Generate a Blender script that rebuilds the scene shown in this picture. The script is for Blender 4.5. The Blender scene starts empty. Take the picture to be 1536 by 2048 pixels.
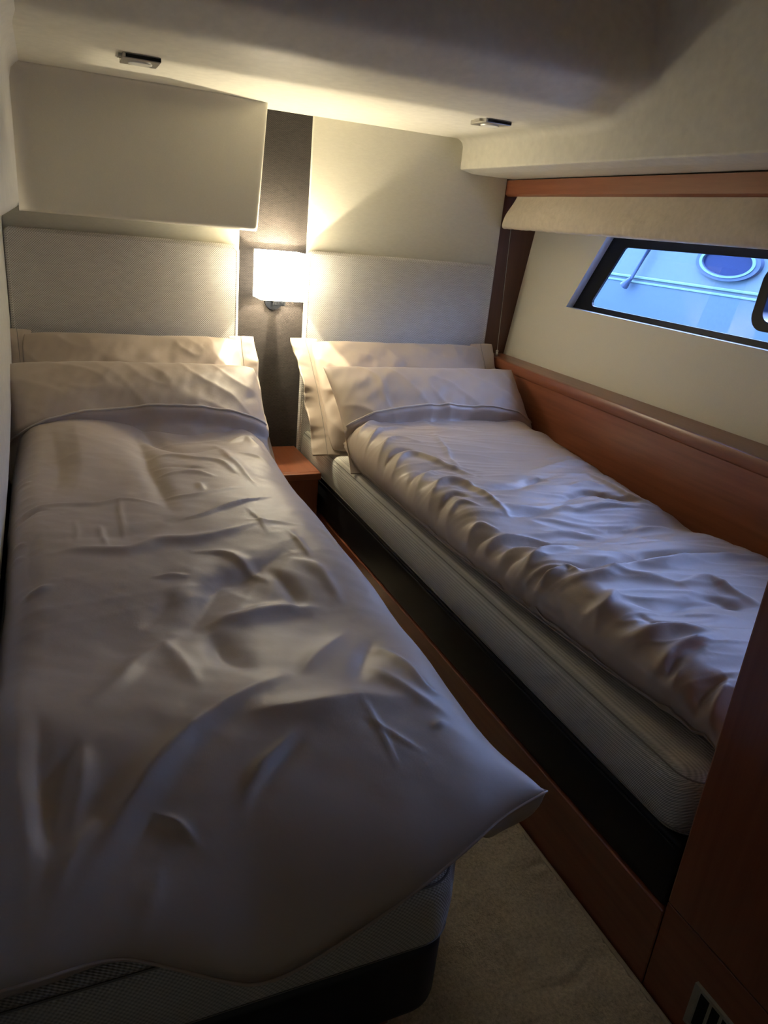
import bpy, bmesh, math
import numpy as np
from mathutils import Vector, Matrix, noise

sc = bpy.context.scene
COL = sc.collection
PI = math.pi

FOLDS_LEFT=[
([(0.201,2.135),(0.202,1.944),(0.201,1.797),(0.205,1.637),(0.21,1.499)],-12,28),
([(0.211,2.17),(0.255,2.02),(0.307,1.962),(0.401,1.973)],-14,26),
([(0.202,2.206),(0.313,2.211),(0.406,2.166),(0.537,2.194)],8,20),
([(0.209,1.886),(0.268,1.901),(0.319,1.857),(0.377,1.823),(0.406,1.717)],7,14),
([(0.22,1.795),(0.28,1.795),(0.331,1.762)],-5,10),
([(0.212,1.737),(0.273,1.75),(0.31,1.738),(0.341,1.701)],6,10),
([(0.401,2.005),(0.413,1.88),(0.423,1.766),(0.429,1.648)],5,14),
([(0.443,2.022),(0.505,2.062),(0.529,1.97)],7,14),
([(0.452,1.915),(0.491,1.87),(0.508,1.791)],5,12),
([(0.297,1.668),(0.297,1.607)],4,8),
([(0.199,1.592),(0.272,1.582),(0.355,1.61),(0.399,1.613)],5,10),
([(0.224,1.436),(0.273,1.449),(0.329,1.49),(0.434,1.54)],8,8),
([(-0.091,1.518),(-0.063,1.561),(-0.011,1.58),(0.065,1.577),(0.131,1.592),(0.193,1.548)],6,8),
([(-0.09,1.501),(-0.054,1.547),(-0.02,1.553)],-5,7),
([(-0.023,1.313),(0.034,1.317),(0.104,1.306),(0.165,1.334),(0.229,1.331),(0.299,1.349),(0.377,1.38)],10,20),
([(0.005,1.378),(0.066,1.386),(0.13,1.395),(0.186,1.429)],-6,30),
([(0.114,1.609),(0.111,1.492),(0.106,1.367)],3,5),
([(0.023,1.485),(0.023,1.417),(0.022,1.354)],2,5),
([(0.065,1.442),(0.07,1.324)],3,6),
([(0.365,1.47),(0.375,1.392),(0.376,1.322)],3,6),
([(0.348,1.398),(0.4,1.376),(0.457,1.352)],4,8),
([(0.414,1.337),(0.419,1.259),(0.425,1.206)],4,7),
([(0.498,1.369),(0.505,1.273),(0.508,1.208)],5,9),
([(0.147,1.038),(0.182,1.058),(0.207,1.097),(0.243,1.163),(0.282,1.172),(0.331,1.203),(0.391,1.244)],-14,36),
([(0.216,1.282),(0.28,1.258),(0.308,1.194),(0.327,1.153)],5,10),
([(0.197,1.043),(0.235,1.052),(0.274,1.057),(0.315,1.063),(0.392,1.052)],11,20),
([(0.14,1.203),(0.171,1.202),(0.197,1.194)],5,6),
([(-0.068,1.172),(-0.045,1.182),(-0.018,1.192)],7,9),
([(-0.099,1.4),(-0.084,1.404),(-0.065,1.392)],5,8),
([(-0.097,1.34),(-0.083,1.342),(-0.068,1.329)],5,8),
([(-0.091,1.758),(-0.074,1.753),(-0.06,1.754)],5,6),
([(0.108,1.055),(0.133,1.092),(0.156,1.15)],-5,24),
([(0.34,1.186),(0.355,1.119),(0.359,1.052)],-7,16),
([(0.391,1.213),(0.43,1.166),(0.436,1.057)],6,14),
([(-0.013,1.468),(-0.053,1.411),(-0.06,1.277),(-0.042,1.158)],-7,30),
([(0.044,2.105),(0.05,1.852),(0.022,1.639)],6,30),
([(-0.014,2.048),(-0.002,1.825),(-0.019,1.632)],-6,25),
([(0.56,2.232),(0.543,1.947),(0.539,1.75)],-5,14),
([(0.165,1.029),(0.095,0.975),(0.055,0.912),(0.019,0.857)],7,18),
([(0.273,0.86),(0.163,0.792),(0.096,0.729),(0.034,0.667),(-0.011,0.612),(-0.047,0.56)],10,20),
([(0.143,0.783),(0.072,0.706),(0.021,0.64),(-0.028,0.578)],7,13),
([(0.216,0.816),(0.135,0.737),(0.076,0.67),(0.029,0.608)],-4,24),
([(0.252,0.736),(0.204,0.696),(0.17,0.66)],8,9),
([(0.263,0.726),(0.215,0.686),(0.174,0.644)],-5,9),
([(0.016,0.672),(-0.01,0.635),(-0.037,0.586)],9,12),
([(0.071,0.666),(0.095,0.647),(0.114,0.622)],7,6),
([(-0.005,0.773),(-0.026,0.697),(-0.037,0.639)],-11,16),
([(0.006,0.77),(-0.011,0.66)],9,14),
([(-0.072,0.94),(-0.064,0.76),(-0.055,0.626),(-0.051,0.554)],11,24),
([(-0.044,0.853),(-0.04,0.723),(-0.044,0.651)],-8,20),
([(0.197,1.02),(0.21,0.924),(0.243,0.886)],-10,26),
([(0.202,0.781),(0.277,0.77),(0.355,0.772),(0.432,0.762)],11,28),
([(0.356,0.776),(0.362,0.711),(0.362,0.654)],3,5),
([(0.347,0.738),(0.378,0.702),(0.404,0.669)],3,5),
([(0.437,0.903),(0.456,0.837),(0.462,0.789),(0.485,0.764)],7,12),
([(0.398,0.853),(0.436,0.77),(0.471,0.726)],5,12),
([(0.443,0.934),(0.4,0.872),(0.371,0.814)],-8,18),
([(0.075,0.612),(0.057,0.58),(0.038,0.56)],6,12),
([(0.478,0.579),(0.465,0.552)],-8,9),
([(0.293,0.854),(0.352,0.916),(0.406,0.967)],6,18),
([(0.126,1.017),(0.148,0.922),(0.156,0.858)],5,16),
([(0.432,0.705),(0.463,0.712)],4,6),]
FOLDS_RIGHT=[
([(0.839,2.153),(0.912,2.253),(1.006,2.355),(1.092,2.319)],11,10),
([(0.834,2.088),(0.926,2.181),(1.001,2.211)],-9,10),
([(0.831,2.041),(0.919,2.113),(0.986,2.124)],9,9),
([(0.805,1.925),(0.941,2.046),(1.021,2.064)],10,10),
([(0.804,1.83),(0.919,1.927),(0.987,1.884)],9,12),
([(0.805,1.791),(0.901,1.844),(0.942,1.812)],-8,10),
([(0.801,1.718),(0.916,1.816),(0.982,1.724),(1.036,1.62)],10,13),
([(0.774,1.545),(0.894,1.657),(0.963,1.67),(1.015,1.616)],8,13),
([(0.781,1.596),(0.886,1.694),(0.956,1.708)],-8,11),
([(0.771,1.454),(0.885,1.569),(0.943,1.549),(0.96,1.459),(0.968,1.363)],12,14),
([(0.767,1.413),(0.881,1.497),(0.921,1.45)],-9,12),
([(0.772,1.377),(0.872,1.449),(0.914,1.41)],9,11),
([(0.768,1.283),(0.86,1.342),(0.901,1.306)],10,11),
([(0.774,1.254),(0.848,1.294),(0.898,1.276)],-8,10),
([(0.767,1.203),(0.862,1.267),(0.949,1.258),(1.001,1.22)],11,13),
([(0.771,1.16),(0.873,1.211),(0.934,1.168)],10,12),
([(0.772,1.14),(0.858,1.177),(0.895,1.154)],-9,10),
([(0.777,1.059),(0.852,1.122),(0.925,1.155),(1.037,1.161)],12,14),
([(0.782,1.014),(0.843,1.056),(0.916,1.07),(0.925,1.033)],14,13),
([(0.861,1.023),(0.943,1.01),(1.035,1.024),(1.161,1.025),(1.333,1.029),(1.427,1.008)],18,22),
([(0.855,1.094),(0.934,1.074),(1.035,1.06),(1.131,1.081),(1.287,1.069),(1.389,1.039)],-22,26),
([(0.942,1.517),(1.073,1.517),(1.165,1.558),(1.257,1.579)],-9,18),
([(0.939,1.424),(1.034,1.388),(1.163,1.384),(1.316,1.402)],10,18),
([(0.936,1.363),(1.038,1.368),(1.17,1.407)],-10,16),
([(1.146,1.362),(1.245,1.373),(1.369,1.351)],10,12),
([(1.167,1.427),(1.268,1.463),(1.331,1.42),(1.398,1.383)],-11,14),
([(0.905,1.288),(1.0,1.276),(1.118,1.266),(1.199,1.207)],7,13),
([(0.894,1.245),(0.966,1.214),(1.052,1.181)],-6,13),
([(1.223,1.645),(1.386,1.687),(1.456,1.638)],6,20),
([(1.364,1.587),(1.382,1.422),(1.434,1.335)],8,13),
([(1.274,1.409),(1.377,1.36),(1.46,1.29)],6,12),
([(1.113,2.24),(1.119,2.029),(1.304,2.046)],5,25),
([(1.393,2.281),(1.407,2.221),(1.501,2.296)],-6,12),
([(1.084,2.0),(1.02,1.724),(1.046,1.671)],5,10),
([(1.148,1.561),(1.193,1.572),(1.222,1.544)],5,6),
([(1.248,1.5),(1.306,1.513),(1.343,1.484)],5,8),
([(1.23,1.244),(1.321,1.245),(1.379,1.197)],6,16),
([(1.133,1.18),(1.254,1.171),(1.353,1.134)],-6,20),
([(0.879,0.919),(0.836,0.869),(0.795,0.823)],12,10),
([(0.857,0.919),(0.815,0.868),(0.788,0.824)],-12,14),
([(0.868,0.765),(0.921,0.766),(0.976,0.774),(1.02,0.776)],12,12),
([(0.884,0.766),(0.893,0.748),(0.928,0.765),(0.975,0.76)],-12,12),
([(0.854,0.672),(0.893,0.679),(0.93,0.69),(0.965,0.69)],-18,18),
([(0.844,0.663),(0.876,0.654),(0.914,0.664),(0.956,0.678)],18,12),
([(0.798,0.727),(0.831,0.74),(0.867,0.748)],10,9),
([(0.822,0.706),(0.861,0.722),(0.917,0.741)],11,9),
([(0.814,0.72),(0.845,0.736)],-10,9),
([(0.941,0.913),(0.996,0.88),(1.087,0.886),(1.206,0.847)],-9,20),
([(0.872,0.883),(0.89,0.83),(0.958,0.818),(1.031,0.787)],9,18),
([(1.092,0.946),(1.173,0.948),(1.196,0.902),(1.216,0.851)],9,13),
([(1.087,0.908),(1.136,0.889),(1.173,0.838)],-6,14),
([(0.813,1.079),(0.841,1.103),(0.905,1.085),(0.927,1.056)],10,9),
([(0.802,1.037),(0.844,1.064),(0.891,1.065)],10,9),
([(0.833,1.041),(0.785,0.962)],9,10),
([(0.864,1.026),(0.847,0.981),(0.855,0.958)],8,10),
([(0.833,1.012),(0.825,0.972)],-9,12),
([(0.857,0.945),(0.892,0.923),(0.946,0.949)],9,14),
([(0.932,0.874),(0.943,0.841),(0.989,0.829)],-6,14),
([(0.996,1.009),(1.044,0.983),(1.131,0.977)],6,18),
([(0.839,0.649),(0.845,0.63),(0.838,0.607)],10,10),]


# ------------------------------------------------------------------ helpers
def V(*a): return np.array(a, float)

def link(name, verts, faces, m, parent=None, org=None, smooth=False, kind=None):
    """links one mesh; coordinates are given in world space"""
    verts = np.asarray(verts, float)
    if org is None:
        if parent is not None:
            org = (V(*parent.location) if parent.parent is None else V(*parent['_o']))
        else:
            lo, hi = verts.min(0), verts.max(0)
            org = V((lo[0]+hi[0])/2, (lo[1]+hi[1])/2, lo[2])
    me = bpy.data.meshes.new(name)
    me.from_pydata((verts-org).tolist(), [], [list(f) for f in faces])
    me.materials.append(m)
    bm = bmesh.new(); bm.from_mesh(me)
    bmesh.ops.remove_doubles(bm, verts=bm.verts, dist=1e-6)
    bmesh.ops.recalc_face_normals(bm, faces=bm.faces)
    bm.to_mesh(me); bm.free()
    if smooth:
        me.shade_smooth() if hasattr(me, 'shade_smooth') else None
        if smooth != 'all':
            me.set_sharp_from_angle(angle=math.radians(38))
    o = bpy.data.objects.new(name, me)
    COL.objects.link(o)
    if parent is not None:
        o.parent = parent
        if parent.parent is None and parent.type == 'MESH':
            pass
        pl = V(*parent.location) if parent.parent is None else V(*parent['_o'])
        o.location = tuple(org - pl)
    else:
        o.location = tuple(org)
    o['_o'] = [float(x) for x in org]
    if kind: o['kind'] = kind
    return o

def empty(name, loc, label, cat, group=None):
    o = bpy.data.objects.new(name, None); COL.objects.link(o)
    o.empty_display_size = .05
    o.location = loc; o['label'] = label; o['category'] = cat
    if group: o['group'] = group
    return o

def tag(o, label, cat, group=None):
    o['label'] = label; o['category'] = cat
    if group: o['group'] = group
    return o

def bm_out(bm):
    bm.verts.index_update()
    v = [tuple(x.co) for x in bm.verts]; f = [[a.index for a in x.verts] for x in bm.faces]
    bm.free(); return v, f

def join(*vf):
    v, f = [], []
    for a, b in vf:
        n = len(v); v += [tuple(x) for x in a]; f += [[i+n for i in q] for q in b]
    return v, f

def box(lo, hi, r=0, seg=3):
    bm = bmesh.new()
    bmesh.ops.create_cube(bm, size=1)
    for v in bm.verts:
        v.co = Vector([(lo[i]+hi[i])/2 + v.co[i]*(hi[i]-lo[i]) for i in range(3)])
    if r > 0:
        bmesh.ops.bevel(bm, geom=list(bm.edges), offset=r, segments=seg, affect='EDGES', profile=.5)
    return bm_out(bm)

def prism(poly, axis, a0, a1, r=0, seg=3):
    """polygon in the two other axes, extruded along axis from a0 to a1, rims bevelled by r"""
    oth = [i for i in range(3) if i != axis]
    bm = bmesh.new()
    def mk(a):
        out = []
        for p in poly:
            c = [0, 0, 0]; c[axis] = a; c[oth[0]] = p[0]; c[oth[1]] = p[1]
            out.append(bm.verts.new(c))
        return out
    A, B = mk(a0), mk(a1)
    n = len(poly)
    bm.faces.new(A); bm.faces.new(B[::-1])
    for i in range(n):
        bm.faces.new((A[i], B[i], B[(i+1) % n], A[(i+1) % n]))
    bmesh.ops.recalc_face_normals(bm, faces=bm.faces)
    if r > 0:
        rim = [e for e in bm.edges if abs(e.verts[0].co[axis]-e.verts[1].co[axis]) < 1e-7]
        bmesh.ops.bevel(bm, geom=rim, offset=r, segments=seg, affect='EDGES', profile=.5)
    return bm_out(bm)

def round_poly(pts, rad, seg=6):
    """rounds the corners of a polygon; rad is one radius or one per corner"""
    n = len(pts); out = []
    rad = [rad]*n if not hasattr(rad, '__len__') else rad
    for i in range(n):
        p0, p, p1 = V(*pts[i-1]), V(*pts[i]), V(*pts[(i+1) % n])
        r = rad[i]
        if r <= 0: out.append(tuple(p)); continue
        a = (p0-p)/np.linalg.norm(p0-p); b = (p1-p)/np.linalg.norm(p1-p)
        ang = math.acos(np.clip(a@b, -1, 1)); t = r/math.tan(ang/2)
        c = p + (a+b)/np.linalg.norm(a+b)*r/math.sin(ang/2)
        s, e = p+a*t-c, p+b*t-c
        for k in range(seg+1):
            w = k/seg
            d = s*(1-w)+e*w; d = d/np.linalg.norm(d)*r
            out.append(tuple(c+d))
    return out

def grid(P):
    """P: array (n,m,3) -> verts, faces"""
    n, m = P.shape[:2]
    v = P.reshape(-1, 3)
    f = [(i*m+j, i*m+j+1, (i+1)*m+j+1, (i+1)*m+j) for i in range(n-1) for j in range(m-1)]
    return [tuple(x) for x in v], f

def tube(pts, r, seg=10, cap=True):
    pts = [V(*p) for p in pts]; rings = []
    v, f = [], []
    for i, p in enumerate(pts):
        d = pts[min(i+1, len(pts)-1)]-pts[max(i-1, 0)]; d /= np.linalg.norm(d)
        u = np.cross(d, V(0, 0, 1) if abs(d[2]) < .9 else V(1, 0, 0)); u /= np.linalg.norm(u)
        w = np.cross(d, u)
        rr = r[i] if hasattr(r, '__len__') else r
        for k in range(seg):
            a = 2*PI*k/seg
            v.append(tuple(p+rr*(math.cos(a)*u+math.sin(a)*w)))
    for i in range(len(pts)-1):
        for k in range(seg):
            f.append((i*seg+k, i*seg+(k+1) % seg, (i+1)*seg+(k+1) % seg, (i+1)*seg+k))
    if cap:
        f.append(tuple(range(seg))[::-1]); f.append(tuple(range((len(pts)-1)*seg, len(pts)*seg)))
    return v, f

def ring_prism(outer, inner, axis, a0, a1):
    """frame between two polygons with the same number of points"""
    oth = [i for i in range(3) if i != axis]
    n = len(outer); v = []
    def c(p, a):
        q = [0, 0, 0]; q[axis] = a; q[oth[0]] = p[0]; q[oth[1]] = p[1]; return tuple(q)
    for a in (a0, a1):
        for P in (outer, inner):
            v += [c(p, a) for p in P]
    f = []
    for i in range(n):
        j = (i+1) % n
        f.append((i, j, n+j, n+i)); f.append((2*n+i, 3*n+i, 3*n+j, 2*n+j))
        f.append((i, 2*n+i, 2*n+j, j)); f.append((n+i, n+j, 3*n+j, 3*n+i))
    return v, f

# ------------------------------------------------------------------ materials
def new_mat(name, color, rough=.5, spec=.5, metal=0.):
    m = bpy.data.materials.new(name); m.use_nodes = True
    b = m.node_tree.nodes['Principled BSDF']
    b.inputs['Base Color'].default_value = (*color, 1)
    b.inputs['Roughness'].default_value = rough
    b.inputs['Specular IOR Level'].default_value = spec
    b.inputs['Metallic'].default_value = metal
    return m, m.node_tree, b

def N(t, typ, **kw):
    n = t.nodes.new(typ)
    for k, v in kw.items():
        if k in n.inputs.keys() if isinstance(k, str) else False: n.inputs[k].default_value = v
        else: setattr(n, k, v)
    return n

def math_node(t, op, a, b=None):
    n = t.nodes.new('ShaderNodeMath'); n.operation = op
    for i, x in enumerate((a, b)):
        if x is None: continue
        if isinstance(x, (int, float)): n.inputs[i].default_value = x
        else: t.links.new(x, n.inputs[i])
    return n.outputs[0]

def coords(t, scale=(1, 1, 1), rot=(0, 0, 0)):
    tc = t.nodes.new('ShaderNodeTexCoord'); mp = t.nodes.new('ShaderNodeMapping')
    mp.inputs['Scale'].default_value = scale; mp.inputs['Rotation'].default_value = rot
    t.links.new(tc.outputs['Object'], mp.inputs['Vector'])
    return mp.outputs['Vector']

def noise_node(t, vec, scale, detail=3., rough=.5):
    n = t.nodes.new('ShaderNodeTexNoise')
    n.inputs['Scale'].default_value = scale; n.inputs['Detail'].default_value = detail
    n.inputs['Roughness'].default_value = rough
    t.links.new(vec, n.inputs['Vector']); return n.outputs['Fac']

def weave(t, period):
    """interlaced threads that read on a face of any direction"""
    tc = t.nodes.new('ShaderNodeTexCoord'); s = t.nodes.new('ShaderNodeSeparateXYZ')
    t.links.new(tc.outputs['Object'], s.inputs[0])
    k = 2*PI/period
    a = math_node(t, 'SINE', math_node(t, 'MULTIPLY', math_node(t, 'ADD', s.outputs[0], s.outputs[1]), k))
    b = math_node(t, 'SINE', math_node(t, 'MULTIPLY', math_node(t, 'ADD', s.outputs[1], s.outputs[2]), k))
    p = math_node(t, 'MULTIPLY', a, b)
    return math_node(t, 'ADD', math_node(t, 'MULTIPLY', p, .5), .5)

def ramp(t, fac, stops):
    r = t.nodes.new('ShaderNodeValToRGB'); e = r.color_ramp.elements
    while len(e) < len(stops): e.new(.5)
    for i, (p, c) in enumerate(stops):
        e[i].position = p; e[i].color = (*c, 1)
    t.links.new(fac, r.inputs[0]); return r.outputs[0]

def bump(t, b, h, strength, dist):
    n = t.nodes.new('ShaderNodeBump')
    n.inputs['Strength'].default_value = strength; n.inputs['Distance'].default_value = dist
    t.links.new(h, n.inputs['Height']); t.links.new(n.outputs[0], b.inputs['Normal'])

def cloth_mat(name, c0, c1, period, rough=.9, streak=.3, bstr=.5, bdist=.001, sheen=0.):
    m, t, b = new_mat(name, c1, rough, .2)
    w = weave(t, period)
    nz = noise_node(t, coords(t, (.35, .35, 1.6)), 1/period*.7, 2, .65)
    f = math_node(t, 'ADD', math_node(t, 'MULTIPLY', w, 1-streak), math_node(t, 'MULTIPLY', nz, streak))
    t.links.new(ramp(t, f, [(.15, c0), (.8, c1)]), b.inputs['Base Color'])
    bump(t, b, f, bstr, bdist)
    if sheen: b.inputs['Sheen Weight'].default_value = sheen
    return m

def wood_mat(name, c0, c1, axis, rough=.33):
    m, t, b = new_mat(name, c1, rough, .45)
    s = [60, 60, 60]; s[axis] = 2.2
    n1 = noise_node(t, coords(t, s), 1., 6, .6)
    s2 = [9, 9, 9]; s2[axis] = .6
    n2 = noise_node(t, coords(t, s2), 1., 3)
    f = math_node(t, 'ADD', math_node(t, 'MULTIPLY', n1, .6), math_node(t, 'MULTIPLY', n2, .4))
    t.links.new(ramp(t, f, [(.3, c0), (.68, c1)]), b.inputs['Base Color'])
    bump(t, b, n1, .08, .0006)
    b.inputs['Coat Weight'].default_value = .35; b.inputs['Coat Roughness'].default_value = .25
    return m

def plain_mat(name, c, rough=.5, spec=.5, metal=0., nscale=0, nstr=.1, ndist=.001):
    m, t, b = new_mat(name, c, rough, spec, metal)
    n = noise_node(t, coords(t), nscale or 40., 3)
    c0 = tuple(x*.94 for x in c); c1 = tuple(min(1, x*1.04) for x in c)
    t.links.new(ramp(t, n, [(.3, c0), (.7, c1)]), b.inputs['Base Color'])
    if nscale: bump(t, b, n, nstr, ndist)
    return m

M_ceil = plain_mat('gelcoat', (.70, .68, .60), .5, .22)
M_liner = plain_mat('cream_vinyl', (.70, .665, .57), .5, .35, 0, 900, .12, .0004)
M_locker = plain_mat('locker_vinyl', (.66, .63, .55), .5, .35, 0, 900, .1, .0004)
M_white = plain_mat('white_panel', (.72, .71, .68), .45)
M_linen = cloth_mat('linen_wall', (.54, .52, .44), (.68, .655, .56), .0036, .85, .5, .25, .0006)
M_head = cloth_mat('tweed_headboard', (.31, .29, .265), (.78, .75, .70), .0068, .95, .25, .7, .0012)
M_dark = cloth_mat('dark_woven', (.006, .0055, .007), (.066, .056, .053), .0056, .85, .35, .5, .001)
M_matt = cloth_mat('mattress_weave', (.33, .325, .29), (.62, .60, .54), .0062, .9, .2, .8, .0014)
M_base = plain_mat('black_vinyl', (.006, .006, .008), .5, .35, 0, 500, .2, .0004)
M_seam = plain_mat('seam_thread', (.20, .19, .17), .8)
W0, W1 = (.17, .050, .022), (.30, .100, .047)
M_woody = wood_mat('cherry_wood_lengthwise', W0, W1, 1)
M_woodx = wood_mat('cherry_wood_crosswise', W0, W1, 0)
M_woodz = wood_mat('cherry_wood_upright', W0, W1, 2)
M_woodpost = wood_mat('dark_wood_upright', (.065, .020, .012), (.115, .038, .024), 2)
M_steel = plain_mat('brushed_steel', (.5, .48, .44), .28, .5, 1.)
M_rubber = plain_mat('black_rubber', (.005, .006, .009), .4, .18)
M_recess_shade = plain_mat('recess_shade', (.01, .01, .01), .9)  # near-black colour standing in for shade in recesses
M_vent = plain_mat('grey_plastic', (.36, .34, .29), .5)
M_lens = plain_mat('frosted_lens', (.7, .7, .66), .3)

def duvet_mat():
    m, t, b = new_mat('taupe_sateen', (.45, .37, .295), .42, .4)
    n = noise_node(t, coords(t), 7., 3)
    t.links.new(ramp(t, n, [(.3, (.425, .345, .274)), (.7, (.465, .38, .303))]), b.inputs['Base Color'])
    w = weave(t, .0012)
    n2 = noise_node(t, coords(t), 60., 3)
    h = math_node(t, 'ADD', math_node(t, 'MULTIPLY', w, .08), math_node(t, 'MULTIPLY', n2, .9))
    bump(t, b, h, .22, .002)
    b.inputs['Sheen Weight'].default_value = .12
    b.inputs['Sheen Roughness'].default_value = .4
    return m
M_duvet = duvet_mat()
M_hem = plain_mat('hem_cord', (.55, .48, .39), .5)
M_blind = plain_mat('blind_cotton', (.60, .53, .43), .85, .2, 0, 70, .35, .004)

def carpet_mat():
    m, t, b = new_mat('carpet_pile', (.4, .35, .27), .95, .1)
    n = noise_node(t, coords(t), 160., 4, .7)
    n2 = noise_node(t, coords(t), 9., 2)
    f = math_node(t, 'ADD', math_node(t, 'MULTIPLY', n, .7), math_node(t, 'MULTIPLY', n2, .3))
    t.links.new(ramp(t, f, [(.30, (.36, .31, .235)), (.68, (.78, .69, .55))]), b.inputs['Base Color'])
    bump(t, b, n, .9, .006)
    return m
M_carpet = carpet_mat()
M_bind = plain_mat('carpet_binding', (.42, .36, .28), .9)

def emit_mat(name, c, s):
    m = bpy.data.materials.new(name); m.use_nodes = True; t = m.node_tree
    b = t.nodes['Principled BSDF']
    b.inputs['Base Color'].default_value = (.8, .76, .68, 1)
    b.inputs['Emission Color'].default_value = (*c, 1)
    b.inputs['Emission Strength'].default_value = s
    return m
SHADE = 6.5
M_shade = emit_mat('glowing_shade', (1., .90, .66), SHADE)

def glass_mat():
    m = bpy.data.materials.new('window_glass'); m.use_nodes = True; t = m.node_tree
    t.nodes.clear()
    o = t.nodes.new('ShaderNodeOutputMaterial'); mx = t.nodes.new('ShaderNodeMixShader')
    tr = t.nodes.new('ShaderNodeBsdfTransparent'); gl = t.nodes.new('ShaderNodeBsdfGlossy')
    tr.inputs[0].default_value = (.86, .93, 1., 1); gl.inputs['Roughness'].default_value = .02
    fr = t.nodes.new('ShaderNodeFresnel'); fr.inputs[0].default_value = 1.45
    t.links.new(fr.outputs[0], mx.inputs[0]); t.links.new(tr.outputs[0], mx.inputs[1])
    t.links.new(gl.outputs[0], mx.inputs[2]); t.links.new(mx.outputs[0], o.inputs[0])
    return m
M_glass = glass_mat()
M_hull = plain_mat('boat_gelcoat', (.075, .105, .115), .35, .2)  # hull taken as white; blue daylight is put into this darkened colour
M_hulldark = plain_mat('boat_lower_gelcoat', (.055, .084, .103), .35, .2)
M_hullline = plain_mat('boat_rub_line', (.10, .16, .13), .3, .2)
M_port = plain_mat('boat_port_glass', (.010, .016, .048), .2, .2)
M_boatmetal = plain_mat('boat_rail_metal', (.05, .07, .11), .35, .2, .2)
M_water = plain_mat('sea_water', (.01, .03, .07), .08, .5, 0, 6, .5, .05)

# ------------------------------------------------------------------ main dimensions (metres)
YB = 2.60            # back wall
XL = -.109           # left wall face beside the headboard
XI = .83             # inner face of the right berth
ZS = 1.442           # underside of the soffit
XF = 1.386           # side fascia of the soffit
def xpanel(y): return 1.594 - (2.6-y)*.033     # wooden panel along the hull side
def xliner(z): return 1.684 + .132*(z-.696)    # leaning hull liner
YFRONT = -.9

# ------------------------------------------------------------------ setting
o = link('floor', *box((-.3, YFRONT, -.06), (1.9, 2.75, -.004)), M_woody, kind='structure')
o = link('wall_back', *box((-.3, YB, -.05), (2.0, YB+.08, 2.1)), M_linen, kind='structure')
o = link('wall_front', *join(box((-.3, YFRONT-.08, -.05), (.02, YFRONT, 2.1)), box((.72, YFRONT-.08, -.05), (2.0, YFRONT, 2.1)), box((.02, YFRONT-.08, 1.85), (.72, YFRONT, 2.1)),
     box((-.3, -2.0, -.05), (2.0, -1.95, 2.1)), box((-.35, -2.0, -.05), (-.3, YFRONT, 2.1)), box((1.2, -2.0, -.05), (1.25, YFRONT, 2.1)),
     box((-.3, -2.0, -.06), (1.2, YFRONT, 0)), box((-.3, -2.0, 2.0), (1.2, YFRONT, 2.1))), M_white, kind='structure')
FILL = bpy.data.lights.new('fill_light', 'POINT'); FILL.energy = 0.3; FILL.color = (.95, 1., .88); FILL.shadow_soft_size = .12  # added fill behind the camera for carpet and mattress foot; no known source
po_ = bpy.data.objects.new('fill_light', FILL); COL.objects.link(po_); po_.location = (.45, -1.25, .22)

# left wall: lower panel with a dipping lower edge, and the thicker liner above
ys = np.linspace(YB, YFRONT, 60)
def zlow(y):
    return float(np.interp(y, [YFRONT, .6, 1.316, 1.55, 1.81, 2.0, 2.176, 2.4, 2.6],
                           [.46, .462, .475, .485, .506, .535, .575, .60, .61]))
prof = []
for y in ys:
    zb = zlow(y)
    prof.append([(-.16, y, zb), (XL-.004, y, zb), (XL, y, zb+.006), (XL, y, 1.05), (XL+.004, y, 1.068),
                 (XL+.022, y, 1.078), (XL+.040, y, 1.083), (XL+.050, y, 1.092), (-.055, y, 1.105), (-.055, y, 1.25), (-.055, y, 1.40),
                 (-.050, y, 1.425), (-.038, y, 1.438), (-.022, y, 1.446), (-.022, y, 2.06), (-.16, y, 2.06)])
o = link('wall_left', *grid(np.array(prof)), M_white, smooth=True, kind='structure')
o = link('wall_left_gap_shade', *box((-.30, YFRONT, 0), (-.165, YB, .62)), M_recess_shade, kind='structure')  # shade of the gap under the wall panel, painted as a near-black block
o.name = 'gap_shade_1'

# ceiling: soffit over the bed heads, rounded front, raised ceiling, side fascia with rounded inner corner
def smooth_path(ctrl, n, it):
    P = np.array(ctrl, float); d = np.concatenate([[0], np.cumsum(np.linalg.norm(P[1:]-P[:-1], axis=1))])
    t = np.linspace(0, d[-1], n); Q = np.stack([np.interp(t, d, P[:, k]) for k in range(P.shape[1])], 1)
    for _ in range(it): Q[1:-1] = .25*Q[:-2]+.5*Q[1:-1]+.25*Q[2:]
    return Q
pr1 = smooth_path([(2.0, ZS), (1.89, ZS), (1.765, 1.4475), (1.650, 1.507), (1.640, 1.56), (1.655, 1.66)], 90, 14)
pr = [V(YB, ZS)]+[V(y, ZS) for y in (2.4, 2.2, 2.08)]+[V(*p) for p in pr1]+[V(*p) for p in ((1.67, 1.74), (1.69, 1.85), (1.69, 1.90), (1.67, 1.97), (1.60, 2.0), (1.2, 2.0), (.6, 2.0), (YFRONT, 2.0))]
pr = np.array(pr)
R = .030
rows = []
Lp = len(pr)
off = np.zeros_like(pr)
for i in range(Lp):
    d = pr[min(i+1, Lp-1)]-pr[max(i-1, 0)]; d /= np.linalg.norm(d)
    off[i] = V(d[1], -d[0]) if i else V(0, -1)
    # travelling towards -y then up: the room lies on the right-hand side
    if abs(d[0]) > .9: off[i] = V(0, -1)
    else:
        n_ = V(-abs(d[1]), -abs(d[0])); off[i] = n_/np.linalg.norm(n_)
q0 = pr+off*R
ylow = q0[:, 0].copy()
ybot = np.interp(np.arange(Lp), [0, 4, Lp-9, Lp-1], [YB, 2.0, 1.55, YFRONT])
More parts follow.
